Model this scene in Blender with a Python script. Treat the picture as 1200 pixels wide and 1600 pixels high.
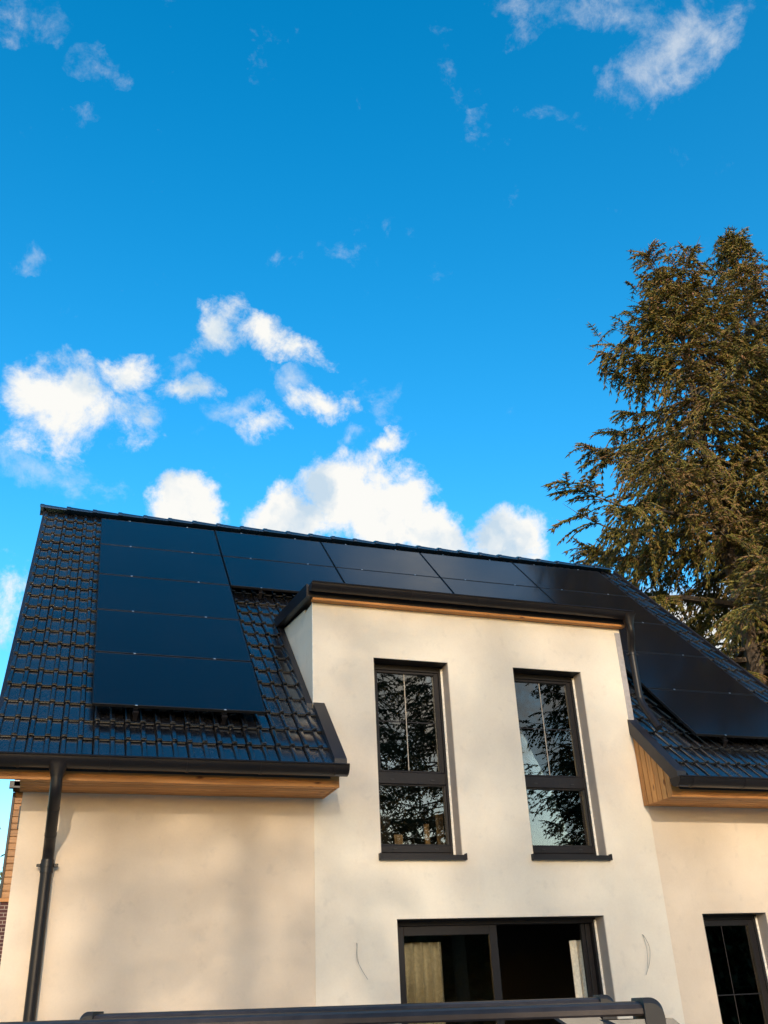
import bpy, math, random
import numpy as np
from mathutils import Vector, Matrix

R = math.radians
random.seed(7)
scene = bpy.context.scene
col = scene.collection
for o in list(bpy.data.objects):
    bpy.data.objects.remove(o)

# ------------------------------------------------------------------ camera
CAM = Vector((-2.673, -9.861, 1.45))
YAW, PIT, ROL = R(20.126), R(27.719), R(-2.789)
fw = Vector((math.sin(YAW)*math.cos(PIT), math.cos(YAW)*math.cos(PIT), math.sin(PIT)))
r0 = Vector((math.cos(YAW), -math.sin(YAW), 0)); u0 = r0.cross(fw)
rt = r0*math.cos(ROL) + u0*math.sin(ROL)
up = -r0*math.sin(ROL) + u0*math.cos(ROL)
cam = bpy.data.cameras.new('camera'); camo = bpy.data.objects.new('camera', cam); col.objects.link(camo)
camo.matrix_world = Matrix(((rt.x, up.x, -fw.x, CAM.x), (rt.y, up.y, -fw.y, CAM.y), (rt.z, up.z, -fw.z, CAM.z), (0, 0, 0, 1)))
cam.sensor_fit = 'VERTICAL'; cam.sensor_height = 32.0; cam.lens = 32.0*1477.19/1600
cam.clip_start = 0.05; cam.clip_end = 3000
scene.camera = camo

def sky_dir(px, py):            # a compass direction and height read off the photograph, kept as a fixed world direction
    return (rt*((px-600)/1477.19) + up*((800-py)/1477.19) + fw).normalized()

# ------------------------------------------------------------------ light
SUN_DIR = Vector((0.175, 1.0, -0.285)).normalized()       # the way the light travels
SUN_EL = math.asin(-SUN_DIR.z); SUN_AZ = math.atan2(-SUN_DIR.x, -SUN_DIR.y)
sun = bpy.data.lights.new('sun', 'SUN'); sun.energy = 2.0; sun.angle = R(0.85); sun.color = (1.0, 0.86, 0.66)
suno = bpy.data.objects.new('sun', sun); col.objects.link(suno)
suno.rotation_euler = SUN_DIR.to_track_quat('-Z', 'Y').to_euler(); suno.location = (-8, -40, 20)

scene.view_settings.view_transform = 'Standard'; scene.view_settings.look = 'None'
scene.view_settings.exposure = 0.55; scene.view_settings.gamma = 1.0
scene.view_settings.use_curve_mapping = False

world = bpy.data.worlds.new('World'); scene.world = world; world.use_nodes = True
def build_world():
    nt = world.node_tree; N = nt.nodes; L = nt.links; N.clear()
    out = N.new('ShaderNodeOutputWorld'); bg = N.new('ShaderNodeBackground'); bg.inputs['Strength'].default_value = 0.15
    L.new(bg.outputs[0], out.inputs[0])
    sky = N.new('ShaderNodeTexSky'); sky.sky_type = 'NISHITA'; sky.sun_disc = False
    sky.sun_elevation = SUN_EL; sky.sun_rotation = SUN_AZ; sky.altitude = 100
    sky.air_density = 1.0; sky.dust_density = 1.1; sky.ozone_density = 1.6
    hs = N.new('ShaderNodeHueSaturation'); hs.inputs['Hue'].default_value = SKY_HUE
    hs.inputs['Saturation'].default_value = SKY_SAT; hs.inputs['Value'].default_value = SKY_VAL
    L.new(sky.outputs[0], hs.inputs['Color'])
    tc = N.new('ShaderNodeTexCoord')
    def math_(op, a, b=None, c=None):
        n = N.new('ShaderNodeMath'); n.operation = op
        for i, v in enumerate((a, b, c)):
            if v is None: continue
            if isinstance(v, (int, float)): n.inputs[i].default_value = v
            else: L.new(v, n.inputs[i])
        return n.outputs[0]
    def noise(vec, scale, detail, rough, dist=0.0):
        n = N.new('ShaderNodeTexNoise'); n.inputs['Scale'].default_value = scale
        n.inputs['Detail'].default_value = detail; n.inputs['Roughness'].default_value = rough
        n.inputs['Distortion'].default_value = dist
        L.new(vec, n.inputs['Vector']); return n
    # ragged edges: warp the direction before testing it against each cloud's outline
    wn = noise(tc.outputs['Generated'], 11, 7, 0.60)
    sub = N.new('ShaderNodeVectorMath'); sub.operation = 'SUBTRACT'; L.new(wn.outputs['Color'], sub.inputs[0]); sub.inputs[1].default_value = (.5, .5, .5)
    scl = N.new('ShaderNodeVectorMath'); scl.operation = 'SCALE'; L.new(sub.outputs[0], scl.inputs[0]); scl.inputs['Scale'].default_value = 0.075
    add = N.new('ShaderNodeVectorMath'); add.operation = 'ADD'; L.new(tc.outputs['Generated'], add.inputs[0]); L.new(scl.outputs[0], add.inputs[1])
    D = add.outputs[0]
    field = wisp = None
    for (px, py, rx, ry, ang, w) in CLOUDS:
        c = Vector(px).normalized() if py is None else sky_dir(px, py)
        ex = (rt - c*rt.dot(c)).normalized(); ey = (up - c*up.dot(c) - ex*up.dot(ex)).normalized()
        ca_, sa_ = math.cos(R(ang)), math.sin(R(ang))
        ax = (ex*ca_ + ey*sa_)*(1477.19/rx); ay = (-ex*sa_ + ey*ca_)*(1477.19/ry)
        df = N.new('ShaderNodeVectorMath'); df.operation = 'SUBTRACT'; L.new(D, df.inputs[0]); df.inputs[1].default_value = c
        d1 = N.new('ShaderNodeVectorMath'); d1.operation = 'DOT_PRODUCT'; L.new(df.outputs[0], d1.inputs[0]); d1.inputs[1].default_value = ax
        d2 = N.new('ShaderNodeVectorMath'); d2.operation = 'DOT_PRODUCT'; L.new(df.outputs[0], d2.inputs[0]); d2.inputs[1].default_value = ay
        q = math_('MULTIPLY_ADD', d2.outputs['Value'], d2.outputs['Value'], math_('MULTIPLY', d1.outputs['Value'], d1.outputs['Value']))
        e = math_('SUBTRACT', 1.0, math_('MINIMUM', math_('SQRT', q), 2.0)); f = math_('MINIMUM', math_('MULTIPLY', e, w), math_('MULTIPLY', e, 1.7))
        if w < .5: wisp = f if wisp is None else math_('MAXIMUM', wisp, f)
        else: field = f if field is None else math_('MAXIMUM', field, f)
    n1 = noise(tc.outputs['Generated'], 17, 13, 0.68, 0.2)
    # thin scattered wisps everywhere in the sky, in view and out of it
    ng = noise(tc.outputs['Generated'], 5.5, 9, 0.6, 0.8)
    glob = math_('MULTIPLY', math_('SUBTRACT', ng.outputs['Fac'], 0.76), 1.2)
    wisp = math_('MAXIMUM', wisp, glob)
    nz = math_('MULTIPLY', math_('SUBTRACT', n1.outputs['Fac'], 0.5), 2.6)
    k = math_('ADD', field, nz); kw = math_('ADD', wisp, nz)
    mw = N.new('ShaderNodeMapRange'); mw.interpolation_type = 'SMOOTHSTEP'; L.new(kw, mw.inputs['Value'])
    mw.inputs['From Min'].default_value = 0.0; mw.inputs['From Max'].default_value = 1.0; mw.inputs['To Max'].default_value = 0.6
    mr = N.new('ShaderNodeMapRange'); mr.interpolation_type = 'SMOOTHSTEP'
    L.new(k, mr.inputs['Value']); mr.inputs['From Min'].default_value = 0.05; mr.inputs['From Max'].default_value = 0.80
    # cloud colour: white tops, faint blue grey where thin
    n3 = noise(D, 14, 5, 0.5)
    cr = N.new('ShaderNodeValToRGB'); L.new(n3.outputs['Fac'], cr.inputs[0])
    cr.color_ramp.elements[0].position = .36; cr.color_ramp.elements[0].color = (2.6, 3.25, 3.85, 1)
    cr.color_ramp.elements[1].position = .52; cr.color_ramp.elements[1].color = (4.45, 4.42, 4.25, 1)
    mx = N.new('ShaderNodeMix'); mx.data_type = 'RGBA'; L.new(math_('MAXIMUM', mr.outputs[0], mw.outputs[0]), mx.inputs['Factor'])
    L.new(hs.outputs[0], mx.inputs['A']); L.new(cr.outputs[0], mx.inputs['B'])
    L.new(mx.outputs['Result'], bg.inputs['Color'])
    world.cycles.sampling_method = 'MANUAL'; world.cycles.sample_map_resolution = 512
SKY_HUE, SKY_SAT, SKY_VAL = 0.492, 1.495, 1.5
# centre x, y, half width, half height, tilt, weight (photograph angles)
CLOUDS = [
    (95, 640, 105, 84, 25, 1.0), (170, 650, 100, 64, 0, .72), (190, 590, 65, 42, 10, .75), (290, 605, 60, 30, 5, .75),
    (70, 735, 120, 30, -8, .49), (175, 765, 30, 30, 0, .3),
    (340, 510, 60, 44, 45, .68), (425, 525, 60, 30, -20, .78), (480, 548, 60, 26, -20, .66),
    (500, 630, 62, 28, -5, .85), (412, 655, 55, 28, 10, .7), (365, 632, 50, 24, 20, .48), (465, 600, 36, 26, -30, .48), (285, 568, 30, 22, 0, .48),
    (292, 800, 66, 50, 0, 1.8), (455, 805, 88, 58, 10, 2.1), (550, 760, 90, 80, 0, 2.1), (615, 805, 100, 72, -25, 2.1), (680, 835, 66, 58, 0, 2.0),
    (600, 702, 48, 22, 5, .75), (785, 845, 76, 62, 0, 2.0), (545, 675, 24, 14, 0, .3),
    (10, 940, 45, 70, 0, .8),
    (1040, 70, 130, 56, 58, .495), (1030, 125, 70, 30, 45, .49), (940, 8, 160, 32, 0, .49), (800, 18, 50, 36, -40, .49), (1100, 45, 80, 30, 20, .45),
    (145, 105, 46, 24, -30, .12), (90, 195, 48, 18, 10, .12), (855, 178, 40, 18, -10, .35), (30, 15, 66, 36, 0, .05), (45, 405, 40, 20, 0, .18), (760, 205, 40, 30, 0, .12), (940, 195, 40, 30, 0, .12),
    ((.355, .395, .847), None, 230, 110, 0, .80),      # thin veil overhead, mirrored in the upper panels
    (1165, 1010, 190, 120, 0, 1.3),
    ((.36, -.90, .27), None, 300, 130, 8, 1.0), ((.55, -.80, .26), None, 240, 120, -6, 1.0),   # bright cumulus opposite, seen in the panes
]
build_world()

# ------------------------------------------------------------------ materials
M = {}
def new_mat(name):
    m = bpy.data.materials.new(name); m.use_nodes = True
    nt = m.node_tree; b = nt.nodes['Principled BSDF']; M[name] = m
    return m, nt, b
def rgba(c): return (c[0], c[1], c[2], 1)
def N_(nt, t, **kw):
    n = nt.nodes.new(t)
    for k, v in kw.items():
        if hasattr(n, k): setattr(n, k, v)
        else: n.inputs[k].default_value = v
    return n
def coords(nt, scale=(1, 1, 1), kind='Object'):
    tc = nt.nodes.new('ShaderNodeTexCoord'); mp = nt.nodes.new('ShaderNodeMapping')
    mp.inputs['Scale'].default_value = scale; nt.links.new(tc.outputs[kind], mp.inputs[0]); return mp.outputs[0]
def ramp(nt, fac, stops):
    cr = nt.nodes.new('ShaderNodeValToRGB'); e = cr.color_ramp.elements
    while len(e) < len(stops): e.new(0.5)
    for el, (p, c) in zip(e, stops): el.position = p; el.color = rgba(c)
    nt.links.new(fac, cr.inputs[0]); return cr.outputs[0]
def bump(nt, b, fac, strength, dist=0.01):
    bp = nt.nodes.new('ShaderNodeBump'); bp.inputs['Strength'].default_value = strength; bp.inputs['Distance'].default_value = dist
    nt.links.new(fac, bp.inputs['Height']); nt.links.new(bp.outputs[0], b.inputs['Normal'])
def mixc(nt, fac, a, b, mode='MIX'):
    n = nt.nodes.new('ShaderNodeMix'); n.data_type = 'RGBA'; n.blend_type = mode
    for key, v in (('Factor', fac), ('A', a), ('B', b)):
        if isinstance(v, (int, float)): n.inputs[key].default_value = v
        elif isinstance(v, tuple): n.inputs[key].default_value = rgba(v)
        else: nt.links.new(v, n.inputs[key])
    return n.outputs['Result']
def noise(nt, vec, scale, detail=4, rough=.55):
    n = nt.nodes.new('ShaderNodeTexNoise'); n.inputs['Scale'].default_value = scale
    n.inputs['Detail'].default_value = detail; n.inputs['Roughness'].default_value = rough
    nt.links.new(vec, n.inputs['Vector']); return n.outputs['Fac']

def make_render(name, c1, c2):
    m, nt, b = new_mat(name)
    v = coords(nt); big = noise(nt, v, 1.1, 5, .6); mid = noise(nt, v, 6.0, 4, .6)
    c = ramp(nt, big, [(.35, c1), (.65, c2)])
    stain = ramp(nt, mid, [(.30, (.90, .90, .91)), (.42, (1, 1, 1))])
    c = mixc(nt, 0.7, c, stain, 'MULTIPLY')
    c = mixc(nt, 1.0, c, ramp(nt, noise(nt, v, 42, 4, .7), [(.3, (.975, .975, .975)), (.7, (1.02, 1.02, 1.02))]), 'MULTIPLY')
    nt.links.new(c, b.inputs['Base Color']); b.inputs['Roughness'].default_value = .92
    b.inputs['Specular IOR Level'].default_value = .25
    fine = noise(nt, v, 260, 3, .7); trowel = noise(nt, v, 9, 4, .5)
    s = nt.nodes.new('ShaderNodeMath'); s.operation = 'MULTIPLY_ADD'; nt.links.new(trowel, s.inputs[0]); s.inputs[1].default_value = 1.4; nt.links.new(fine, s.inputs[2])
    bump(nt, b, s.outputs[0], .28, .006)
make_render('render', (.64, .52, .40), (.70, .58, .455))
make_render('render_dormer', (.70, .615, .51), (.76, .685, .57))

def make_tile():
    m, nt, b = new_mat('tile')
    oi = nt.nodes.new('ShaderNodeObjectInfo'); v = coords(nt)
    n = noise(nt, v, 24, 5, .6)
    c = ramp(nt, n, [(.3, (.006, .006, .008)), (.7, (.012, .012, .014))])
    var = ramp(nt, oi.outputs['Random'], [(0, (.75, .75, .78)), (1, (1.2, 1.15, 1.1))])
    nt.links.new(mixc(nt, 1.0, c, var, 'MULTIPLY'), b.inputs['Base Color'])
    rr = nt.nodes.new('ShaderNodeMapRange'); nt.links.new(n, rr.inputs[0]); rr.inputs[3].default_value = .13; rr.inputs[4].default_value = .25
    ro = nt.nodes.new('ShaderNodeMath'); ro.operation = 'MULTIPLY_ADD'; nt.links.new(oi.outputs['Random'], ro.inputs[0]); ro.inputs[1].default_value = .10; nt.links.new(rr.outputs[0], ro.inputs[2])
    nt.links.new(ro.outputs[0], b.inputs['Roughness'])
    b.inputs['IOR'].default_value = 2.45
    bump(nt, b, noise(nt, v, 60, 3, .6), .05, .002)
make_tile()

def make_plain(name, c, rough, metal=0.0, vary=.15, scale=30, bmp=.05, spec=.5):
    m, nt, b = new_mat(name); v = coords(nt); n = noise(nt, v, scale, 4, .6)
    lo = tuple(x*(1-vary) for x in c); hi = tuple(x*(1+vary) for x in c)
    nt.links.new(ramp(nt, n, [(.3, lo), (.7, hi)]), b.inputs['Base Color'])
    rr = nt.nodes.new('ShaderNodeMapRange'); nt.links.new(n, rr.inputs[0]); rr.inputs[3].default_value = max(.02, rough-.06); rr.inputs[4].default_value = rough+.06
    nt.links.new(rr.outputs[0], b.inputs['Roughness'])
    b.inputs['Metallic'].default_value = metal; b.inputs['Specular IOR Level'].default_value = spec
    if bmp: bump(nt, b, noise(nt, v, scale*4, 3, .6), bmp, .002)
    return m, nt, b
make_plain('gutter_metal', (.010, .0075, .008), .40, spec=.32)
make_plain('flashing_metal', (.016, .014, .017), .42, vary=.2)
make_plain('pipe_shadow_grey', (.36, .33, .33), .45)  # grey for the strip that imitates the downpipe's shadow
make_plain('anthracite', (.012, .010, .011), .45, spec=.3)
make_plain('black_rubber', (.012, .011, .012), .6)
make_plain('aluminium', (.70, .70, .70), .3, metal=1.0)
make_plain('muntin', (.36, .31, .25), .4)
make_plain('panel_frame', (.008, .008, .009), .42, spec=.35)
make_plain('white_bead', (.80, .76, .68), .6)
make_plain('reveal_shade', (.40, .33, .28), .9, vary=.06, scale=8, bmp=.15)  # taupe copy of the wall render, the reveals' shade put into the colour
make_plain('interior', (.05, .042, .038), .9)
make_plain('curtain', (.74, .69, .58), .85)
make_plain('bark', (.10, .072, .05), .9, vary=.4, scale=8, bmp=.6)
make_plain('cone_brown', (.22, .10, .05), .7, vary=.3, scale=20)
make_plain('car_paint', (.30, .36, .42), .16, metal=.5, vary=.04)
make_plain('bar_metal', (.050, .040, .038), .5, metal=.1, vary=.25, spec=.2)
make_plain('car_trim', (.022, .019, .020), .42)
make_plain('cable', (.30, .26, .22), .5)
make_plain('felt', (.03, .028, .028), .9)

def make_glass(name, tint, ior, rough=0.0):
    m, nt, b = new_mat(name); nt.nodes.remove(b)
    out = nt.nodes['Material Output']
    fr = N_(nt, 'ShaderNodeFresnel'); fr.inputs['IOR'].default_value = ior
    gl = N_(nt, 'ShaderNodeBsdfGlossy'); gl.inputs['Roughness'].default_value = rough; gl.inputs['Color'].default_value = (1.0, .94, .86, 1)
    v = coords(nt); bp = nt.nodes.new('ShaderNodeBump'); bp.inputs['Strength'].default_value = .025; bp.inputs['Distance'].default_value = .01
    nt.links.new(noise(nt, v, 2.2, 2, .5), bp.inputs['Height']); nt.links.new(bp.outputs[0], gl.inputs['Normal'])
    tr = N_(nt, 'ShaderNodeBsdfTransparent'); tr.inputs['Color'].default_value = rgba(tint)
    mx = N_(nt, 'ShaderNodeMixShader'); nt.links.new(fr.outputs[0], mx.inputs[0]); nt.links.new(tr.outputs[0], mx.inputs[1]); nt.links.new(gl.outputs[0], mx.inputs[2])
    nt.links.new(mx.outputs[0], out.inputs[0])
make_glass('glass', (.80, .80, .76), 1.95)
make_glass('car_glass', (.15, .17, .17), 1.6)

def make_panel_glass():
    m, nt, b = new_mat('panel_glass'); v = coords(nt)
    # dark cells seen through the glass, cell gaps barely lighter
    br = nt.nodes.new('ShaderNodeTexBrick'); br.offset = 0
    br.inputs['Color1'].default_value = (.0042, .0048, .0075, 1); br.inputs['Color2'].default_value = (.0050, .0055, .0085, 1)
    br.inputs['Mortar'].default_value = (.008, .008, .011, 1); br.inputs['Scale'].default_value = 1
    br.inputs['Mortar Size'].default_value = .0025; br.inputs['Brick Width'].default_value = .0945; br.inputs['Row Height'].default_value = .184
    nt.links.new(v, br.inputs['Vector']); nt.links.new(br.outputs[0], b.inputs['Base Color'])
    b.inputs['Roughness'].default_value = .14; b.inputs['IOR'].default_value = 1.52
    dust = noise(nt, v, 1.5, 6, .65)
    rr = nt.nodes.new('ShaderNodeMapRange'); nt.links.new(dust, rr.inputs[0]); rr.inputs[3].default_value = .10; rr.inputs[4].default_value = .19
    nt.links.new(rr.outputs[0], b.inputs['Roughness'])
make_panel_glass()

def make_wood(name, axis, c1, c2, c3):
    m, nt, b = new_mat(name); oi = nt.nodes.new('ShaderNodeObjectInfo')
    sc = [14.0, 14.0, 14.0]; sc['xyz'.index(axis)] = .9
    v = coords(nt, tuple(sc))
    off = nt.nodes.new('ShaderNodeVectorMath'); off.operation = 'ADD'; nt.links.new(v, off.inputs[0])
    cmb = nt.nodes.new('ShaderNodeMath'); cmb.operation = 'MULTIPLY'; nt.links.new(oi.outputs['Random'], cmb.inputs[0]); cmb.inputs[1].default_value = 40
    nt.links.new(cmb.outputs[0], off.inputs[1])
    n = noise(nt, off.outputs[0], 2.2, 5, .6)
    c = ramp(nt, n, [(.28, c1), (.5, c2), (.75, c3)])
    sck = [9.0, 9.0, 9.0]; sck['xyz'.index(axis)] = 3.2
    vo = nt.nodes.new('ShaderNodeTexVoronoi'); vo.inputs['Scale'].default_value = 1.0
    vk = coords(nt, tuple(sck)); offk = nt.nodes.new('ShaderNodeVectorMath'); offk.operation = 'ADD'
    nt.links.new(vk, offk.inputs[0]); nt.links.new(cmb.outputs[0], offk.inputs[1]); nt.links.new(offk.outputs[0], vo.inputs['Vector'])
    knot = ramp(nt, vo.outputs['Distance'], [(.07, (.22, .12, .06)), (.17, (1, 1, 1))])
    c = mixc(nt, 1.0, c, knot, 'MULTIPLY')
    var = ramp(nt, oi.outputs['Random'], [(0, (.78, .76, .72)), (1, (1.14, 1.12, 1.1))])
    c = mixc(nt, 1.0, c, var, 'MULTIPLY')
    nt.links.new(c, b.inputs['Base Color']); b.inputs['Roughness'].default_value = .6
    bump(nt, b, n, .15, .004)
make_wood('pine_x', 'x', (.30, .115, .032), (.47, .205, .056), (.56, .265, .085))
make_wood('pine_z', 'z', (.32, .130, .036), (.54, .24, .066), (.62, .30, .095))
make_wood('cedar_x', 'x', (.26, .12, .04), (.36, .18, .07), (.44, .23, .10))
make_wood('board_z', 'z', (.30, .19, .10), (.42, .29, .16), (.50, .36, .22))

def make_needles(name, stops):
    m, nt, b = new_mat(name); g = nt.nodes.new('ShaderNodeNewGeometry'); v = coords(nt)
    n = noise(nt, v, .55, 3, .6)
    mixn = nt.nodes.new('ShaderNodeMath'); mixn.operation = 'MULTIPLY_ADD'; nt.links.new(g.outputs['Random Per Island'], mixn.inputs[0]); mixn.inputs[1].default_value = .55
    nt.links.new(n, mixn.inputs[2])
    c = ramp(nt, mixn.outputs[0], stops)
    nt.links.new(c, b.inputs['Base Color']); b.inputs['Roughness'].default_value = .6; b.inputs['Specular IOR Level'].default_value = .3
make_needles('spruce_needles', [(.42, (.055, .050, .011)), (.58, (.120, .112, .017)), (.78, (.195, .150, .028)), (1.0, (.20, .110, .045))])
make_needles('pine_needles', [(.45, (.022, .034, .016)), (.70, (.040, .052, .020)), (1.0, (.065, .065, .028))])
make_needles('copper_leaves', [(.4, (.035, .010, .012)), (.7, (.07, .022, .022)), (1.0, (.13, .05, .045))])
make_needles('hedge_leaves', [(.4, (.018, .026, .008)), (.7, (.032, .042, .014)), (1.0, (.055, .06, .02))])
make_needles('green_leaves', [(.4, (.04, .06, .015)), (.7, (.075, .10, .025)), (1.0, (.12, .13, .04))])

def make_ground():
    m, nt, b = new_mat('gravel'); v = coords(nt)
    vo = nt.nodes.new('ShaderNodeTexVoronoi'); vo.inputs['Scale'].default_value = 38; nt.links.new(v, vo.inputs['Vector'])
    c = ramp(nt, vo.outputs['Color'], [(0, (.34, .30, .24)), (.5, (.48, .42, .34)), (1, (.60, .54, .45))])
    c = mixc(nt, .5, c, ramp(nt, noise(nt, v, .4, 5, .6), [(.3, (.6, .58, .5)), (.7, (1, 1, 1))]), 'MULTIPLY')
    nt.links.new(c, b.inputs['Base Color']); b.inputs['Roughness'].default_value = .95; bump(nt, b, vo.outputs['Distance'], .6, .02)
    m, nt, b = new_mat('meadow'); v = coords(nt)
    nt.links.new(ramp(nt, noise(nt, v, .25, 8, .65), [(.3, (.05, .075, .02)), (.5, (.075, .09, .03)), (.7, (.13, .12, .05))]), b.inputs['Base Color']); b.inputs['Roughness'].default_value = 1
    bump(nt, b, noise(nt, v, 30, 4, .7), .7, .05)
    m, nt, b = new_mat('brick'); v = coords(nt)
    sx = nt.nodes.new('ShaderNodeSeparateXYZ'); nt.links.new(v, sx.inputs[0]); cx = nt.nodes.new('ShaderNodeCombineXYZ'); nt.links.new(sx.outputs[0], cx.inputs[0]); nt.links.new(sx.outputs[2], cx.inputs[1])
    br = nt.nodes.new('ShaderNodeTexBrick'); br.inputs['Scale'].default_value = 1; br.inputs['Brick Width'].default_value = .22; br.inputs['Row Height'].default_value = .075; br.inputs['Mortar Size'].default_value = .008
    br.inputs['Color1'].default_value = (.10, .035, .03, 1); br.inputs['Color2'].default_value = (.06, .022, .022, 1); br.inputs['Mortar'].default_value = (.30, .24, .2, 1)
    nt.links.new(cx.outputs[0], br.inputs['Vector']); nt.links.new(br.outputs[0], b.inputs['Base Color']); b.inputs['Roughness'].default_value = .9
make_ground()

# ------------------------------------------------------------------ helpers
def link(name, me, parent=None, mat=None):
    o = bpy.data.objects.new(name, me); col.objects.link(o)
    if mat and me is not None and len(me.materials) == 0: me.materials.append(M[mat])
    if parent: o.parent = parent
    return o
def empty(name, loc=(0, 0, 0), rot=(0, 0, 0)):
    o = bpy.data.objects.new(name, None); col.objects.link(o); o.location = loc; o.rotation_euler = rot; o.empty_display_size = .3
    return o
def tag(o, label=None, cat=None, group=None, kind=None):
    if label: o['label'] = label
    if cat: o['category'] = cat
    if group: o['group'] = group
    if kind: o['kind'] = kind
    return o
class MB:
    def __init__(s): s.v = []; s.f = []
    def quad(s, a, b, c, d):
        n = len(s.v); s.v += [tuple(a), tuple(b), tuple(c), tuple(d)]; s.f.append((n, n+1, n+2, n+3)); return s
    def box(s, x0, x1, y0, y1, z0, z1, ch=0.0):
        if ch > 0:                       # bevelled box
            n = len(s.v); pts = []
            for sx in (0, 1):
                for sy in (0, 1):
                    for sz in (0, 1):
                        X = x1 if sx else x0; Y = y1 if sy else y0; Z = z1 if sz else z0
                        dx = -ch if sx else ch; dy = -ch if sy else ch; dz = -ch if sz else ch
                        pts += [(X, Y+dy, Z+dz), (X+dx, Y, Z+dz), (X+dx, Y+dy, Z)]
            s.v += pts
            I = lambda sx, sy, sz, k: n + ((sx*2+sy)*2+sz)*3 + k
            for sx in (0, 1):
                q = [I(sx, 0, 0, 0), I(sx, 1, 0, 0), I(sx, 1, 1, 0), I(sx, 0, 1, 0)]; s.f.append(tuple(q if sx else q[::-1]))
                q = [I(0, sx, 0, 1), I(0, sx, 1, 1), I(1, sx, 1, 1), I(1, sx, 0, 1)]; s.f.append(tuple(q if sx else q[::-1]))
                q = [I(0, 0, sx, 2), I(1, 0, sx, 2), I(1, 1, sx, 2), I(0, 1, sx, 2)]; s.f.append(tuple(q if sx else q[::-1]))
            for p in (0, 1):
                for q in (0, 1):
                    s.f.append((I(0, p, q, 1), I(1, p, q, 1), I(1, p, q, 2), I(0, p, q, 2)))
                    s.f.append((I(p, 0, q, 0), I(p, 1, q, 0), I(p, 1, q, 2), I(p, 0, q, 2)))
                    s.f.append((I(p, q, 0, 0), I(p, q, 1, 0), I(p, q, 1, 1), I(p, q, 0, 1)))
                    for t in (0, 1): s.f.append((I(p, q, t, 0), I(p, q, t, 1), I(p, q, t, 2)))
            return s
        n = len(s.v)
        s.v += [(x0, y0, z0), (x1, y0, z0), (x1, y1, z0), (x0, y1, z0), (x0, y0, z1), (x1, y0, z1), (x1, y1, z1), (x0, y1, z1)]
        s.f += [tuple(n+i for i in q) for q in ((0, 3, 2, 1), (4, 5, 6, 7), (0, 1, 5, 4), (1, 2, 6, 5), (2, 3, 7, 6), (3, 0, 4, 7))]
        return s
    def prism_x(s, poly, x0, x1):        # polygon of (y, z), drawn out along x
        n = len(s.v); k = len(poly)
        s.v += [(x0, y, z) for y, z in poly] + [(x1, y, z) for y, z in poly]
        s.f.append(tuple(n+i for i in range(k))); s.f.append(tuple(n+k+i for i in range(k))[::-1])
        for i in range(k):
            j = (i+1) % k; s.f.append((n+i, n+k+i, n+k+j, n+j))
        return s
    def prism_z(s, poly, z0, z1):
        n = len(s.v); k = len(poly)
        s.v += [(x, y, z0) for x, y in poly] + [(x, y, z1) for x, y in poly]
        s.f.append(tuple(n+i for i in range(k))[::-1]); s.f.append(tuple(n+k+i for i in range(k)))
        for i in range(k):
            j = (i+1) % k; s.f.append((n+i, n+j, n+k+j, n+k+i))
        return s
    def tube(s, path, rad, seg=10, caps=True):
        path = [Vector(p) for p in path]; n0 = len(s.v); K = len(path)
        if not hasattr(rad, '__len__'): rad = [rad]*K
        t = (path[1]-path[0]).normalized(); a = t.orthogonal().normalized()
        for i, p in enumerate(path):
            t = (path[min(i+1, K-1)] - path[max(i-1, 0)]).normalized()
            a = (a - t*a.dot(t)).normalized(); b = t.cross(a)
            for j in range(seg):
                th = 2*math.pi*j/seg; s.v.append(tuple(p + (a*math.cos(th) + b*math.sin(th))*rad[i]))
        for i in range(K-1):
            for j in range(seg):
                q = (j+1) % seg; s.f.append((n0+i*seg+j, n0+i*seg+q, n0+(i+1)*seg+q, n0+(i+1)*seg+j))
        if caps:
            s.f.append(tuple(n0+j for j in range(seg))[::-1]); s.f.append(tuple(n0+(K-1)*seg+j for j in range(seg)))
        return s
    def strip(s, rows):                  # rows of points joined into a sheet
        n0 = len(s.v); k = len(rows[0])
        for r in rows: s.v += [tuple(p) for p in r]
        for i in range(len(rows)-1):
            for j in range(k-1): s.f.append((n0+i*k+j, n0+i*k+j+1, n0+(i+1)*k+j+1, n0+(i+1)*k+j))
        return s
    def mesh(s, name, smooth=False):
        me = bpy.data.meshes.new(name); me.from_pydata(s.v, [], s.f); me.update()
        if smooth:
            me.polygons.foreach_set('use_smooth', [True]*len(me.polygons))
            me.set_sharp_from_angle(angle=R(38))
        return me
    def build(s, name, mat, parent=None, smooth=False):
        return link(name, s.mesh(name, smooth), parent, mat)

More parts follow.
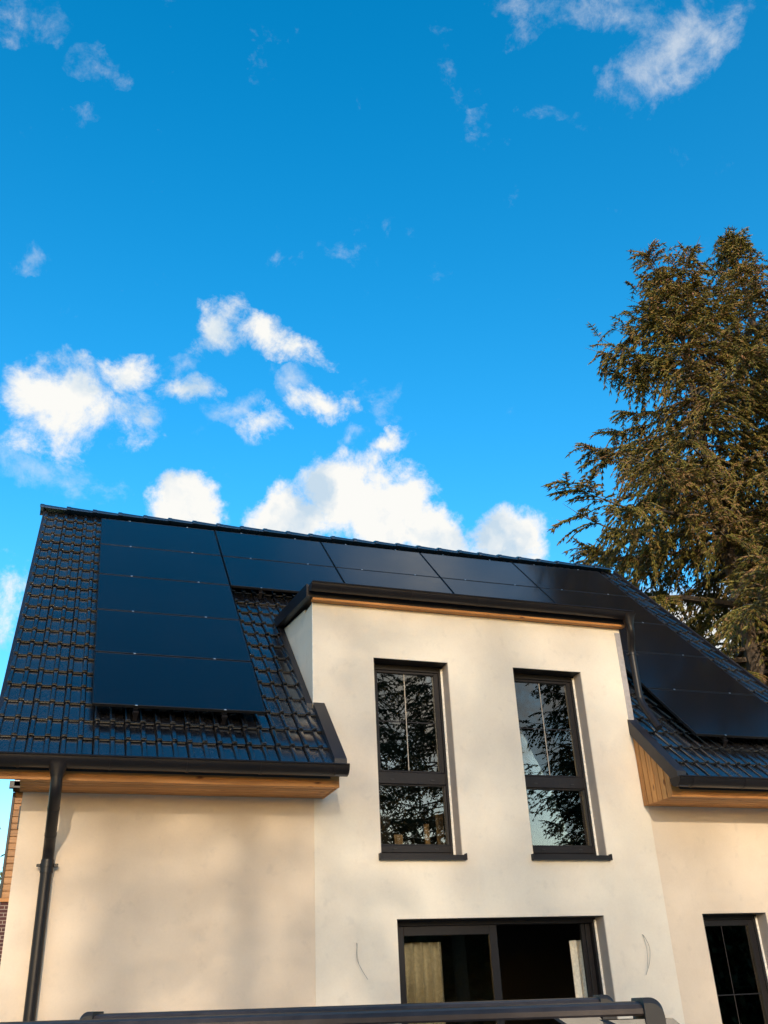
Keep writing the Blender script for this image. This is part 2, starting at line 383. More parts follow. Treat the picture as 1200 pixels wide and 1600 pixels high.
def wall_with_holes(mb, x0, x1, z0, z1, y0, y1, holes):
    xs = sorted({x0, x1, *[h[0] for h in holes], *[h[1] for h in holes]}); zs = sorted({z0, z1, *[h[2] for h in holes], *[h[3] for h in holes]})
    inh = lambda x, z: any(h[0] < x < h[1] and h[2] < z < h[3] for h in holes)
    for i in range(len(xs)-1):
        for j in range(len(zs)-1):
            a, b, c, d = xs[i], xs[i+1], zs[j], zs[j+1]
            if inh((a+b)/2, (c+d)/2): continue
            mb.quad((a, y0, c), (b, y0, c), (b, y0, d), (a, y0, d)); mb.quad((a, y1, c), (a, y1, d), (b, y1, d), (b, y1, c))
    for h in holes:
        a, b, c, d = h
        mb.quad((a, y0, c), (a, y0, d), (a, y1, d), (a, y1, c)); mb.quad((b, y0, c), (b, y1, c), (b, y1, d), (b, y0, d))
        mb.quad((a, y0, d), (b, y0, d), (b, y1, d), (a, y1, d)); mb.quad((a, y0, c), (a, y1, c), (b, y1, c), (b, y0, c))
    mb.quad((x0, y0, z0), (x0, y0, z1), (x0, y1, z1), (x0, y1, z0)); mb.quad((x1, y0, z0), (x1, y1, z0), (x1, y1, z1), (x1, y0, z1))
    mb.quad((x0, y0, z1), (x1, y0, z1), (x1, y1, z1), (x0, y1, z1)); mb.quad((x0, y0, z0), (x0, y1, z0), (x1, y1, z0), (x1, y0, z0))

# ------------------------------------------------------------------ ground
g = MB().quad((-900, -900, -.02), (900, -900, -.02), (900, 900, -.02), (-900, 900, -.02)).build('ground', 'meadow'); tag(g, kind='structure')
g = MB().box(-14, 18, -22, .0, -.016, -.004).build('driveway', 'gravel'); tag(g, kind='structure')

# ------------------------------------------------------------------ the house
AL = R(45.132); TA, SA, CA = math.tan(AL), math.sin(AL), math.cos(AL)
ZT = 4.4275                                   # height of the tile plane above the wall face
XL, XD0, XD1, XR = -2.877, 0.0, 4.083, 6.80   # left corner, dormer left, dormer right, right corner
YB, YR = 8.40, 4.17                           # back wall, ridge
zr = lambda y: ZT + y*TA
house = tag(empty('house', (0, 0, 0)), 'cream rendered house with black tiled roof and tall dormer', 'house')

W1 = (.7205, 1.647, 2.88, 5.041); W2 = (2.495, 3.427, 2.88, 5.041)
D1 = (.862, 3.2755, .02, 2.258); D2 = (4.556, 5.44, .02, 2.258)
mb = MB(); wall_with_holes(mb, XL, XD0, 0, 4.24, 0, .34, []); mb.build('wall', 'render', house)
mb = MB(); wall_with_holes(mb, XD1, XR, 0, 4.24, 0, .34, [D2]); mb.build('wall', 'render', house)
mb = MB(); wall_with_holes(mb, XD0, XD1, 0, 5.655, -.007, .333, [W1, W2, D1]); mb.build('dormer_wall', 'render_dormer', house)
# gable ends and back wall
for xa, xb in ((XL, XL+.34), (XR-.34, XR)):
    MB().prism_x([(.343, 0), (YB-.3, 0), (YB-.3, 4.2), (YR, zr(YR)-.3), (.343, zr(.343)-.3)], xa, xb).build('gable_wall', 'render', house)
MB().box(XL, XR, YB-.297, YB, 0, 4.1).build('back_wall', 'render', house)
MB().box(XL+.36, XR-.36, .36, YB-.31, 2.52, 2.74).build('floor_slab', 'interior', house)
MB().box(XL+.36, XR-.36, 3.6, 3.7, 2.75, 6.9).build('partition', 'interior', house)
MB().box(XL+.36, XR-.36, 4.2, 4.3, .02, 2.50).build('partition', 'interior', house)
MB().box(XL+.36, XR-.36, .36, YB-.31, .0, .015).build('interior_floor', 'interior', house)
# dormer cheeks
for xa, xb in ((XD0, XD0+.2), (XD1-.2, XD1)):
    MB().prism_x([(.336, zr(.336)-.25), (1.75, zr(1.75)-.25), (1.75, 5.90), (.336, 5.70)], xa, xb).build('dormer_cheek', 'render_dormer', house)
MB().prism_x([(-.009, ZT+.02), (.012, zr(.012)+.02), (.012, 5.655), (-.009, 5.655)], XD0-.003, XD0+.004).build('corner_bead', 'white_bead', house)

# roof deck in three pieces (open under the dormer), and the back slope
roof = MB()
def deck(x0, x1, ya, yb, off=.055, th=.13):
    o = off/CA; t = th/CA
    roof.prism_x([(ya, zr(ya)-o), (ya, zr(ya)-o-t), (yb, zr(yb)-o-t), (yb, zr(yb)-o)], x0, x1)
deck(-3.13, -.005, -.66, YR); deck(XD1+.005, 7.0, -.66, YR); deck(.0, XD1, 1.7, YR)
roof.prism_x([(YR+.001, zr(YR)-.055/CA), (YR+.001, zr(YR)-.185/CA), (2*YR+.66, zr(-.66)-.185/CA), (2*YR+.66, zr(-.66)-.055/CA)], -2.93, 7.0)
roof_o = roof.build('roof', 'felt', house)

# --- roof tiles: double roll, each with its own nose
TW, EXP = .292, .334
def tile_mesh():
    prof = []                                        # (x, h)
    def roll(xc): return [(xc-.028, 0), (xc-.025, .015), (xc-.016, .025), (xc, .0275), (xc+.016, .025), (xc+.025, .015), (xc+.028, 0)]
    prof += roll(.035) + roll(.181) + [(TW-.002, 0.0)]
    mb = MB(); L = EXP+.05; drop = .034
    rows = []
    rows.append([(x, L, h-drop*L/EXP) for x, h in prof])
    rows.append([(x, .012, h-drop*.012/EXP) for x, h in prof])
    rows.append([(x, .003, h-.004) for x, h in prof])
    rows.append([(x, .0, h-.010) for x, h in prof])
    rows.append([(x, .003, h-.026) for x, h in prof])
    mb.strip(rows[::-1])
    k = len(prof)
    mb.quad((0, 0, -.010), (0, L, -drop*L/EXP), (0, L, -.03-drop*L/EXP), (0, .002, -.03))
    me = mb.mesh('tile', True); me.materials.append(M['tile']); return me
TILE = tile_mesh()
S0 = -1.170; NC = 22; X0T = -3.187; NX = 35
PX0, PTOP, PW, PH = -2.3423, 5.289, 1.742, 1.154
rows_of = {0: 5, 1: 2, 2: 2, 3: 2, 4: 5}
def covered(xa, xb, sa, sb):                          # wholly beneath the panels
    def inside(x, s):
        c = int((x-PX0)//PW)
        if c not in rows_of or x < PX0: return False
        return PTOP - rows_of[c]*PH + .42 < s < PTOP - .10
    return all(inside(x, s) for x in (xa-.04, xb+.34) for s in (sa, sb)) if xb < PX0+5*PW-.35 else (xa > PX0+4*PW and xb < PX0+5*PW-.05 and inside(xa, sa) and inside(xa, sb))
slots = []
for c in range(NC):
    s = S0 + c*EXP
    for k in range(NX):
        x = X0T + k*TW
        ytop = (s+EXP)*CA
        if x+TW > .06 and x < XD1-.02 and s*CA < 1.75: continue      # the dormer stands here
        if s > YR/CA - .10: continue
        hidden = covered(x, x+TW, s, s+EXP) or (x+TW > .06 and x < XD1-.02)
        slots.append((hidden, x, s, c, k))
vis = [q for q in slots if not q[0]]
# keep the largest in view as single tiles
def view_size(q):
    p = Vector((q[1], q[2]*CA, zr(q[2]*CA))); return (p-CAM).length
vis.sort(key=view_size)
single, rest = vis[:300], vis[300:] + [q for q in slots if q[0]]
rng = random.Random(3)
def tile_matrix(x, s):
    j = lambda a: rng.uniform(-a, a)
    m = Matrix.Translation((x+j(.0015), s*CA, zr(s*CA))) @ Matrix.Rotation(AL, 4, 'X') @ Matrix.Rotation(j(.003), 4, 'Z') @ Matrix.Rotation(j(.006), 4, 'X') @ Matrix.Translation((0, j(.005), j(.002)))
    return m
for h, x, s, c, k in single:
    o = link('tile', TILE, roof_o); o.matrix_local = tile_matrix(x, s)
tv = np.empty(len(TILE.vertices)*3); TILE.vertices.foreach_get('co', tv); tv = tv.reshape(-1, 3)
tf = [tuple(p.vertices) for p in TILE.polygons]; big = MB()
for h, x, s, c, k in rest:
    m = np.array(tile_matrix(x, s)); n0 = len(big.v)
    big.v += [tuple(p) for p in (tv @ m[:3, :3].T + m[:3, 3])]; big.f += [tuple(n0+i for i in f) for f in tf]
o = big.build('tile_field', 'tile', roof_o, True); tag(o, kind='stuff')
print('tiles', len(single), len(rest), 'visible', len(vis))

# ridge caps, each overlapping the next
def ridge_mesh():
    mb = MB(); rows = []
    for y, r in ((0, .140), (.012, .146), (.06, .144), (.065, .136), (.43, .108)):
        rows.append([(y, r*math.cos(t)*1.05, r*math.sin(t)*.72) for t in [math.pi*i/12 for i in range(13)]])
    mb.strip(rows)
    rows = [[(0.0, .140*math.cos(t)*1.05, .140*math.sin(t)*.72) for t in [math.pi*i/12 for i in range(13)]], [(0.004, .112*math.cos(t)*1.05, .112*math.sin(t)*.70) for t in [math.pi*i/12 for i in range(13)]]]
    mb.strip(rows)
    me = mb.mesh('ridge_tile', True); me.materials.append(M['tile']); return me
RM = ridge_mesh()
for i in range(26):
    o = link('ridge_tile', RM, roof_o); o.location = (-3.262+.393*i, YR, zr(YR)-.035); o.rotation_euler = (rng.uniform(-.02, .02), rng.uniform(-.012, .004)-.01, 0)
# verge trims
for xa, xb in ((-3.205, -3.160), (7.035, 7.075)):
    MB().prism_x([(-.80, zr(-.80)+.015), (-.80, zr(-.80)-.17), (YR, zr(YR)-.21), (YR, zr(YR)+.015)], xa, xb).build('verge_trim', 'flashing_metal', house)
MB().prism_x([(-.55, zr(-.55)-.22), (-.55, zr(-.55)-.36), (YR, zr(YR)-.36), (YR, zr(YR)-.22)], -3.150, -3.115).build('barge_board', 'pine_x', house)

# --- eaves: fascia, soffit boards, boarded ends
def eave(x0, x1, xs0, xs1):
    MB().box(x0, x1, -.60, -.575, 3.432, 3.60, .004).build('fascia', 'pine_x', house)
    n = 5; w = .57/n
    for i in range(n):
        ya = -.572+i*w
        MB().box(xs0, xs1, ya+.005, ya+w-.005, 3.440+rng.uniform(-.001, .001), 3.458, .003).build('soffit_board', 'pine_x', house)
eave(-3.15, .105, XL-.03, .08); eave(4.015, 6.98, 4.04, 6.95)
def boarded_end(x0, x1):
    n = 6; w = .594/n
    for i in range(n):
        ya = -.596+i*w; yb = ya+w-.013
        MB().prism_x([(ya, 3.437), (yb, 3.437), (yb, zr(yb)-.135), (ya, zr(ya)-.135)], x0, x1).build('end_board', 'pine_z', house)
boarded_end(4.016, 4.036); boarded_end(.084, .104)
# sheet metal covers over the eave ends
def end_cover(x0, x1):
    MB().prism_x([(.0-.009, zr(0)+.045), (-.80, zr(-.80)+.050), (-.80, zr(-.80)-.12), (-.70, zr(-.70)-.14), (-.009, zr(0)-.14)], x0, x1).build('end_cover', 'flashing_metal', house)
end_cover(.0, .128); end_cover(3.985, 4.105)
# flashing where the cheeks meet the tiles
MB().prism_x([(-.004, zr(0)+.035), (1.62, zr(1.62)+.035), (1.62, zr(1.62)-.03), (-.004, zr(0)-.03)], -.075, -.006).build('cheek_flashing', 'flashing_metal', house)
MB().prism_x([(.01, zr(.01)+.035), (1.62, zr(1.62)+.035), (1.62, zr(1.62)-.03), (.01, zr(.01)-.03)], XD1+.003, XD1+.07).build('cheek_flashing', 'flashing_metal', house)

# --- dormer roof
MB().prism_x([(-.10, 5.690), (1.95, 5.955), (1.95, 6.10), (-.10, 5.835)], -.075, 4.16).build('dormer_roof', 'flashing_metal', house)
MB().prism_x([(-.112, 5.682), (1.60, 5.905), (1.60, 6.05), (-.112, 5.838)], -.098, -.078).build('dormer_verge', 'gutter_metal', house)
MB().prism_x([(-.112, 5.682), (1.60, 5.905), (1.60, 6.05), (-.112, 5.838)], 4.163, 4.183).build('dormer_verge', 'gutter_metal', house)
MB().box(-.02, 4.12, -.098, -.011, 5.657, 5.687, .003).build('dormer_soffit_board', 'pine_x', house)

# --- gutters: half-round shells with brackets
def gutter(x0, x1, yc, zc, r, brackets):
    prof = []
    for i in range(13):
        t = math.pi + math.pi*i/12
        prof.append((yc - r*math.cos(t-math.pi), zc + r*math.sin(t)*.95))
    prof = [(yc-r*1.0, zc)] + [(yc - r*math.cos(math.pi*i/12), zc - r*math.sin(math.pi*i/12)) for i in range(1, 12)] + [(yc+r, zc+.01)]
    inner = [(yc + (y-yc)*.95, zc+(z-zc)*.95) for y, z in prof][::-1]
    g = MB().prism_x(prof+inner, x0, x1).build('gutter', 'gutter_metal', house, True)
    MB().tube([(x0, yc-r-.003, zc), (x1, yc-r-.003, zc)], .010, 8).build('gutter_bead', 'gutter_metal', g, True)
    for xc in (x0-.004, x1-.004):                # stop ends
        MB().prism_x(prof, xc, xc+.008).build('stop_end', 'gutter_metal', g, True)
    for xb in brackets:
        p2 = [(yc + (y-yc)*1.045, zc+(z-zc)*1.045) for y, z in prof]
        MB().prism_x(p2+[(yc + (y-yc)*1.0, zc+(z-zc)*1.0) for y, z in prof][::-1], xb, xb+.028).build('gutter_joint', 'gutter_metal', g, True)
    return g
gutter(-3.22, .135, -.760, 3.605, .098, [-2.95, -2.15, -1.45, -.75, -.02])
gutter(3.975, 7.06, -.760, 3.605, .098, [4.15, 4.85, 5.6, 6.3])
gutter(-.07, 4.165, -.195, 5.805, .083, [.28, 1.15, 2.0, 2.85, 3.6])

# --- downpipes
def arc_path(pts, r=.09, n=5):
    pts = [Vector(p) for p in pts]; out = [pts[0]]
    for i in range(1, len(pts)-1):
        a, b, c = pts[i-1], pts[i], pts[i+1]; d1 = (a-b).normalized(); d2 = (c-b).normalized()
        rr = min(r, (a-b).length*.45, (c-b).length*.45)
        for k in range(n+1):
            t = k/n; out.append((b+d1*rr)*(1-t)**2 + b*2*t*(1-t) + (b+d2*rr)*t*t)
    out.append(pts[-1]); return out
def funnel(parent, x, y, z, w, h, r):
    rows = []
    for i in range(9):
        t = i/8; e = t**.7
        ww = w*(1-e)+r*e; dd = .085*(1-e)+r*e
        rows.append([(x+ww*math.copysign(abs(math.cos(q))**(.35+.65*e), math.cos(q)), y+dd*math.copysign(abs(math.sin(q))**(.35+.65*e), math.sin(q)), z-h*t) for q in [2*math.pi*j/20 for j in range(21)]])
    MB().strip(rows).build('outlet', 'gutter_metal', parent, True)
pr = .0525
p = [(-2.595, -.765, 3.44), (-2.59, -.75, 3.30), (-2.583, -.075, 2.90), (-2.583, -.075, 0.05)]
dp = MB().tube(arc_path(p, .14, 7), pr, 18).build('downpipe', 'gutter_metal', house, True)
funnel(dp, -2.595, -.765, 3.565, .105, .14, .055)
for q0, q1, rr in ((Vector((-2.583, -.075, 2.815)), Vector((-2.583, -.075, 2.70)), .059),):
    MB().tube([q0, q1], rr, 18).build('sleeve', 'gutter_metal', dp, True)
def collar(parent, c, rr, h=.03, axis=(0, 0, 1)):
    a = Vector(axis).normalized(); MB().tube([Vector(c)-a*h/2, Vector(c)+a*h/2], rr, 18).build('collar', 'gutter_metal', parent, True)
    MB().box(c[0]+rr-.01, c[0]+rr+.035, c[1]-.012, c[1]+.012, c[2]-.015, c[2]+.015, .003).build('collar_screw', 'gutter_metal', parent)
    MB().box(c[0]-rr-.03, c[0]-rr+.01, c[1]-.012, c[1]+.012, c[2]-.012, c[2]+.012, .003).build('collar_screw', 'gutter_metal', parent)
collar(dp, (-2.583, -.075, 2.765), .064); collar(dp, (-2.583, -.075, .9), .064)
dv = (Vector(p[2])-Vector(p[1])).normalized()
for t in (.28, .72):
    c = Vector(p[1]).lerp(Vector(p[2]), t); MB().tube([c-dv*.012, c+dv*.012], .0555, 18).build('pipe_joint', 'gutter_metal', dp, True)
p = [(4.118, -.21, 5.66), (4.125, -.20, 5.55), (4.172, -.075, 5.36), (4.172, -.075, 4.70), (4.190, -.17, 4.52), (4.215, -.30, 4.30)]
dp2 = MB().tube(arc_path(p, .12, 6), .046, 16).build('downpipe', 'gutter_metal', house, True)
funnel(dp2, 4.115, -.205, 5.78, .085, .15, .05)
collar(dp2, (4.172, -.075, 4.74), .054); collar(dp2, (4.172, -.075, 5.30), .052)
# added grey strip imitating the shadow stripe beside the upper downpipe
o = MB().prism_x([(-.0125, 4.46), (-.0125, 5.60), (-.0085, 5.60), (-.0085, 4.46)], 4.005, 4.082).build('pipe_shadow_strip', 'pipe_shadow_grey', house)

# --- windows
def frame_ring(mb, x0, x1, z0, z1, y0, y1, wl, wr, wb, wt, ch=.004):
    mb.box(x0, x0+wl, y0, y1, z0, z1, ch); mb.box(x1-wr, x1, y0, y1, z0, z1, ch)
    mb.box(x0+wl, x1-wr, y0, y1, z0, z0+wb, ch); mb.box(x0+wl, x1-wr, y0, y1, z1-wt, z1, ch)
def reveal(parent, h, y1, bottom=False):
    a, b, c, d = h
    MB().box(b-.006, b-.001, .000, y1, c+.002, d-.006).build('reveal', 'reveal_shade', parent)
    MB().box(a+.001, a+.006, .000, y1, c+.002, d-.006).build('reveal', 'reveal_shade', parent)
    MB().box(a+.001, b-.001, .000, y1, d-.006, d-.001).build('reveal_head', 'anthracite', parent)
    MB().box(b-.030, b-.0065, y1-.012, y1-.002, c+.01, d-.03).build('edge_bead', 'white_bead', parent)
def tall_window(h):
    a, b, c, d = h; y = .175
    w = empty('window', (0, 0, 0)); w.parent = house
    reveal(w, h, y)
    mb = MB(); frame_ring(mb, a, b, c, d, y, y+.07, .055, .055, .05, .075); mb.build('frame', 'anthracite', w)
    zm0, zm1 = 3.655, 3.785
    mb = MB(); mb.box(a+.055, b-.055, y-.006, y+.07, zm0, zm1, .006); mb.build('transom', 'anthracite', w)
    mb = MB(); frame_ring(mb, a+.058, b-.058, zm1+.002, d-.078, y+.008, y+.06, .045, .060, .02, .03); mb.build('sash', 'anthracite', w)
    mb = MB(); mb.box(a+.055, b-.055, y-.004, y+.06, c+.05, c+.125, .005); mb.build('bottom_rail', 'anthracite', w)
    mb = MB(); frame_ring(mb, a+.058, b-.058, c+.127, zm0-.002, y+.012, y+.055, .018, .022, .012, .012, .003); mb.build('glazing_bead', 'black_rubber', w)
    for z, sx in ((zm0+.045, -1), (zm0+.045, 1), (c+.088, -1), (c+.088, 1)):
        xc = (a+b)/2 + sx*.24; yy = y-.006 if z > 3.5 else y-.004
        MB().box(xc-.022, xc+.022, yy-.005, yy+.002, z-.009, z+.009, .002).build('drain_cap', 'black_rubber', w)
    MB().box(a+.10, b-.115, y+.030, y+.036, zm1+.015, d-.105).build('pane', 'glass', w)
    MB().box(a+.073, b-.077, y+.030, y+.036, c+.135, zm0-.010).build('pane', 'glass', w)
    xm = (a+b)/2 - .02; zc = (zm1+d-.1)/2
    MB().box(xm-.005, xm+.005, y+.0265, y+.0295, zm1+.022, d-.108).build('glazing_bar', 'muntin', w)
    MB().box(a+.105, b-.12, y+.0285, y+.0297, zc-.006, zc+.006).build('glazing_bar', 'anthracite', w)
    mb = MB(); mb.prism_x([(-.062, c-.052), (-.062, c-.004), (y+.01, c+.010), (y+.01, c-.02), (-.045, c-.03), (-.045, c-.052)], a-.028, b+.028); s = mb.build('sill', 'anthracite', w)
    for xe in (a-.030, b+.016): MB().box(xe, xe+.014, -.066, -.0075, c-.054, c+.012, .002).build('sill_end', 'anthracite', w)
    return w
tall_window(W1); tall_window(W2)

# sliding terrace door, right leaf open
def sliding_door(h):
    a, b, c, d = h; y = .175; w = empty('terrace_door'); w.parent = house
    reveal(w, h, y)
    mb = MB(); frame_ring(mb, a, b, c, d, y, y+.12, .05, .05, .04, .055); mb.build('frame', 'anthracite', w)
    xm = 2.015
    mb = MB(); frame_ring(mb, a+.052, xm+.045, c+.042, d-.057, y+.008, y+.055, .085, .09, .09, .09); mb.build('leaf_frame', 'anthracite', w)
    MB().box(a+.137, xm-.045, y+.026, y+.032, c+.13, d-.147).build('pane', 'glass', w)
    MB().box(b-.11, b-.052, y+.065, y+.11, c+.042, d-.057, .004).build('leaf_stile', 'anthracite', w)
    MB().box(b-.16, b-.115, y+.07, y+.115, c+.042, d-.057, .004).build('leaf_stile', 'anthracite', w)
    MB().box(b-.135, b-.128, y+.045, y+.062, 1.32, 1.335).build('lock_pin', 'aluminium', w)
sliding_door(D1)
def side_door(h):
    a, b, c, d = h; y = .175; w = empty('glazed_door'); w.parent = house
    reveal(w, h, y)
    mb = MB(); frame_ring(mb, a, b, c, d, y, y+.07, .055, .055, .03, .055); mb.build('frame', 'anthracite', w)
    mb = MB(); frame_ring(mb, a+.058, b-.058, c+.032, d-.058, y+.008, y+.065, .075, .075, .10, .06); mb.build('leaf_frame', 'anthracite', w)
    MB().box(a+.132, b-.132, y+.03, y+.036, c+.13, d-.118).build('pane', 'glass', w)
    xm = (a+b)/2-.06
    MB().box(xm-.003, xm+.003, y+.027, y+.0295, c+.14, d-.12).build('glazing_bar', 'bar_metal', w)
    MB().box(a+.135, b-.135, y+.0285, y+.0297, 1.42, 1.432).build('glazing_bar', 'anthracite', w)
side_door(D2)

# loose lamp cables sticking out of the wall
def wire(name, pts, r):
    MB().tube(arc_path(pts, .12, 5), r, 6).build(name, 'cable', house, True)
wire('cable', [(.425, .01, 2.045), (.425, -.03, 2.04), (.405, -.05, 1.90), (.455, -.06, 1.80), (.515, -.055, 1.715)], .003)
wire('cable', [(.425, .01, 2.050), (.423, -.022, 2.04), (.420, -.035, 1.93), (.43, -.045, 1.86)], .002)
wire('cable', [(3.725, .01, 2.06), (3.725, -.03, 2.05), (3.765, -.06, 1.93), (3.735, -.06, 1.78), (3.660, -.06, 1.655)], .003)
wire('cable', [(3.722, .01, 2.06), (3.722, -.025, 2.05), (3.73, -.05, 1.9), (3.70, -.05, 1.72)], .002)

# ------------------------------------------------------------------ things inside the windows
def curtain(x0, x1, z0, z1, y, folds, label, grp=None):
    mb = MB(); n = folds*10; rows = []
    for z in (z0, z0+.5, (z0+z1)/2, z1-.15, z1):
        rows.append([(x0+(x1-x0)*i/n, y+.035*math.sin(2*math.pi*i/10)*(.7+.3*math.sin(i*.7+z)), z) for i in range(n+1)])
    mb.strip(rows); o = mb.build('curtain', 'curtain', None, True); tag(o, label, 'curtain', 'curtains behind the terrace door')
    sm = o.modifiers.new('thickness', 'SOLIDIFY'); sm.thickness = .004
curtain(1.08, 1.50, .06, 2.06, .42, 4, 'pale folded curtain behind the left pane of the sliding terrace door')
curtain(3.05, 3.21, .06, 2.04, .42, 2, 'narrow bunched curtain at the right edge of the sliding terrace door')
def board(x, z1, w, lean, label):
    o = MB().box(-w/2, w/2, -.012, .012, 0, z1-2.745, .002).build('wooden_board', 'board_z'); o.location = (x, .52, 2.742); o.rotation_euler = (R(-4), lean, 0)
    tag(o, label, 'board', 'boards leaning inside the upstairs window')
board(1.625, 3.42, .085, .02, 'tallest pale wooden board leaning inside the left upstairs window')
board(1.47, 3.30, .06, .0, 'middle wooden board leaning inside the left upstairs window')
board(1.13, 3.18, .10, -.02, 'short wide wooden board low inside the left upstairs window')

# ------------------------------------------------------------------ solar panels
PN = Vector((0, -SA, CA)); PU = Vector((0, CA, SA))
PL = Vector((PX0, 0, ZT)) + PU*PTOP + PN*.160          # top left corner of the array, on the glass plane
WP, HP = 1.722, 1.134
def panel_meshes():
    gl = MB().box(.011, WP-.011, -HP+.011, -.011, -.028, -.0015)
    fr = MB()
    for q in ((0, .011, -HP, 0), (WP-.011, WP, -HP, 0), (.011, WP-.011, -HP, -HP+.011), (.011, WP-.011, -.011, 0)): fr.box(q[0], q[1], q[2], q[3], -.032, 0, .0015)
    cl = MB().box(-.012, .012, -.016, .001, .0005, .004, .001).box(-.004, .004, -.011, -.004, .004, .007)
    rl = MB().box(-.02, .02, -HP-.02, 0, -.075, -.034)
    hk = MB().box(-.028, .028, -.045, -.015, -.085, -.05, .002).box(-.02, .02, -.04, -.032, -.15, -.08)
    out = {}
    for n, mb, mat in (('glass', gl, 'panel_glass'), ('frame', fr, 'panel_frame'), ('clamp', cl, 'aluminium'), ('mounting_rail', rl, 'panel_frame'), ('roof_hook', hk, 'gutter_metal')):
        out[n] = mb.mesh(n); out[n].materials.append(M[mat])
    return out
PMS = panel_meshes()
ordn = ['top', 'second', 'third', 'fourth', 'bottom']
colname = ['left column, left of the dormer', 'second column from the left', 'middle column above the dormer', 'second column from the right', 'right column, right of the dormer']
for c in range(5):
    for r in range(rows_of[c]):
        base = PL + Vector((1, 0, 0))*(c*PW) - PU*(r*PH)
        o = empty('solar_panel'); o.matrix_world = Matrix.Translation(base) @ Matrix.Rotation(AL + rng.uniform(-.0015, .0015), 4, 'X')
        if rows_of[c] == 2: lab = '%s black solar panel of the %s' % (['upper', 'lower'][r], colname[c])
        else: lab = '%s black solar panel of five in the %s' % (ordn[r], colname[c])
        tag(o, lab, 'solar panel', 'solar panels on the tiled roof')
        link('glass', PMS['glass'], o); link('frame', PMS['frame'], o)
        for xr in (.42, 1.30):
            k = link('mounting_rail', PMS['mounting_rail'], o); k.location = (xr, 0, 0)
            k = link('clamp', PMS['clamp'], o); k.location = (xr, -HP+.004, 0)
            if r == 0: k = link('clamp', PMS['clamp'], o); k.location = (xr, .012, 0)
            if r == rows_of[c]-1: k = link('roof_hook', PMS['roof_hook'], o); k.location = (xr, -HP, 0)

# ------------------------------------------------------------------ trees
def spindles(P, Dv, Lg, Rd):
    """three-sided pointed twigs: base point, direction, length, radius (arrays)"""
    n = len(P); D = Dv/np.linalg.norm(Dv, axis=1)[:, None]
    ref = np.where(np.abs(D[:, 2:3]) > .9, np.array([[1., 0, 0]]), np.array([[0., 0, 1]]))
    A = np.cross(D, ref); A /= np.linalg.norm(A, axis=1)[:, None]; B = np.cross(D, A)
    V = np.empty((n, 5, 3)); V[:, 0] = P; V[:, 4] = P + D*Lg[:, None]
    mid = P + D*(Lg*.35)[:, None]
    for j in range(3):
        th = 2*math.pi*j/3; V[:, 1+j] = mid + (A*math.cos(th) + B*math.sin(th))*Rd[:, None]
    F = np.array([(0, 2, 1), (0, 3, 2), (0, 1, 3), (4, 1, 2), (4, 2, 3), (4, 3, 1)])
    idx = (np.arange(n)*5)[:, None, None] + F[None]
    return V.reshape(-1, 3), idx.reshape(-1, 3)
def blades(P, Dv, Lg, Rd, rg):
    '''two-triangle needle sprays'''
    n = len(P); D = Dv/np.linalg.norm(Dv, axis=1)[:, None]
    A = np.cross(D, rg.normal(0, 1, (n, 3))); A /= np.linalg.norm(A, axis=1)[:, None]
    V = np.empty((n, 4, 3)); V[:, 0] = P; V[:, 2] = P + D*Lg[:, None]; m = P + D*(Lg*.45)[:, None]
    V[:, 1] = m + A*Rd[:, None]; V[:, 3] = m - A*Rd[:, None]
    idx = (np.arange(n)*4)[:, None, None] + np.array([(0, 1, 2), (0, 2, 3)])[None]
    return V.reshape(-1, 3), idx.reshape(-1, 3)
def np_mesh(name, V, F, mat):
    me = bpy.data.meshes.new(name); me.vertices.add(len(V)); me.vertices.foreach_set('co', V.astype(np.float32).ravel())
    me.loops.add(len(F)*3); me.loops.foreach_set('vertex_index', F.astype(np.int32).ravel())
    me.polygons.add(len(F)); me.polygons.foreach_set('loop_start', np.arange(0, len(F)*3, 3, dtype=np.int32)); me.polygons.foreach_set('loop_total', np.full(len(F), 3, dtype=np.int32))
    me.update(calc_edges=True); me.validate(); me.materials.append(M[mat]); return me

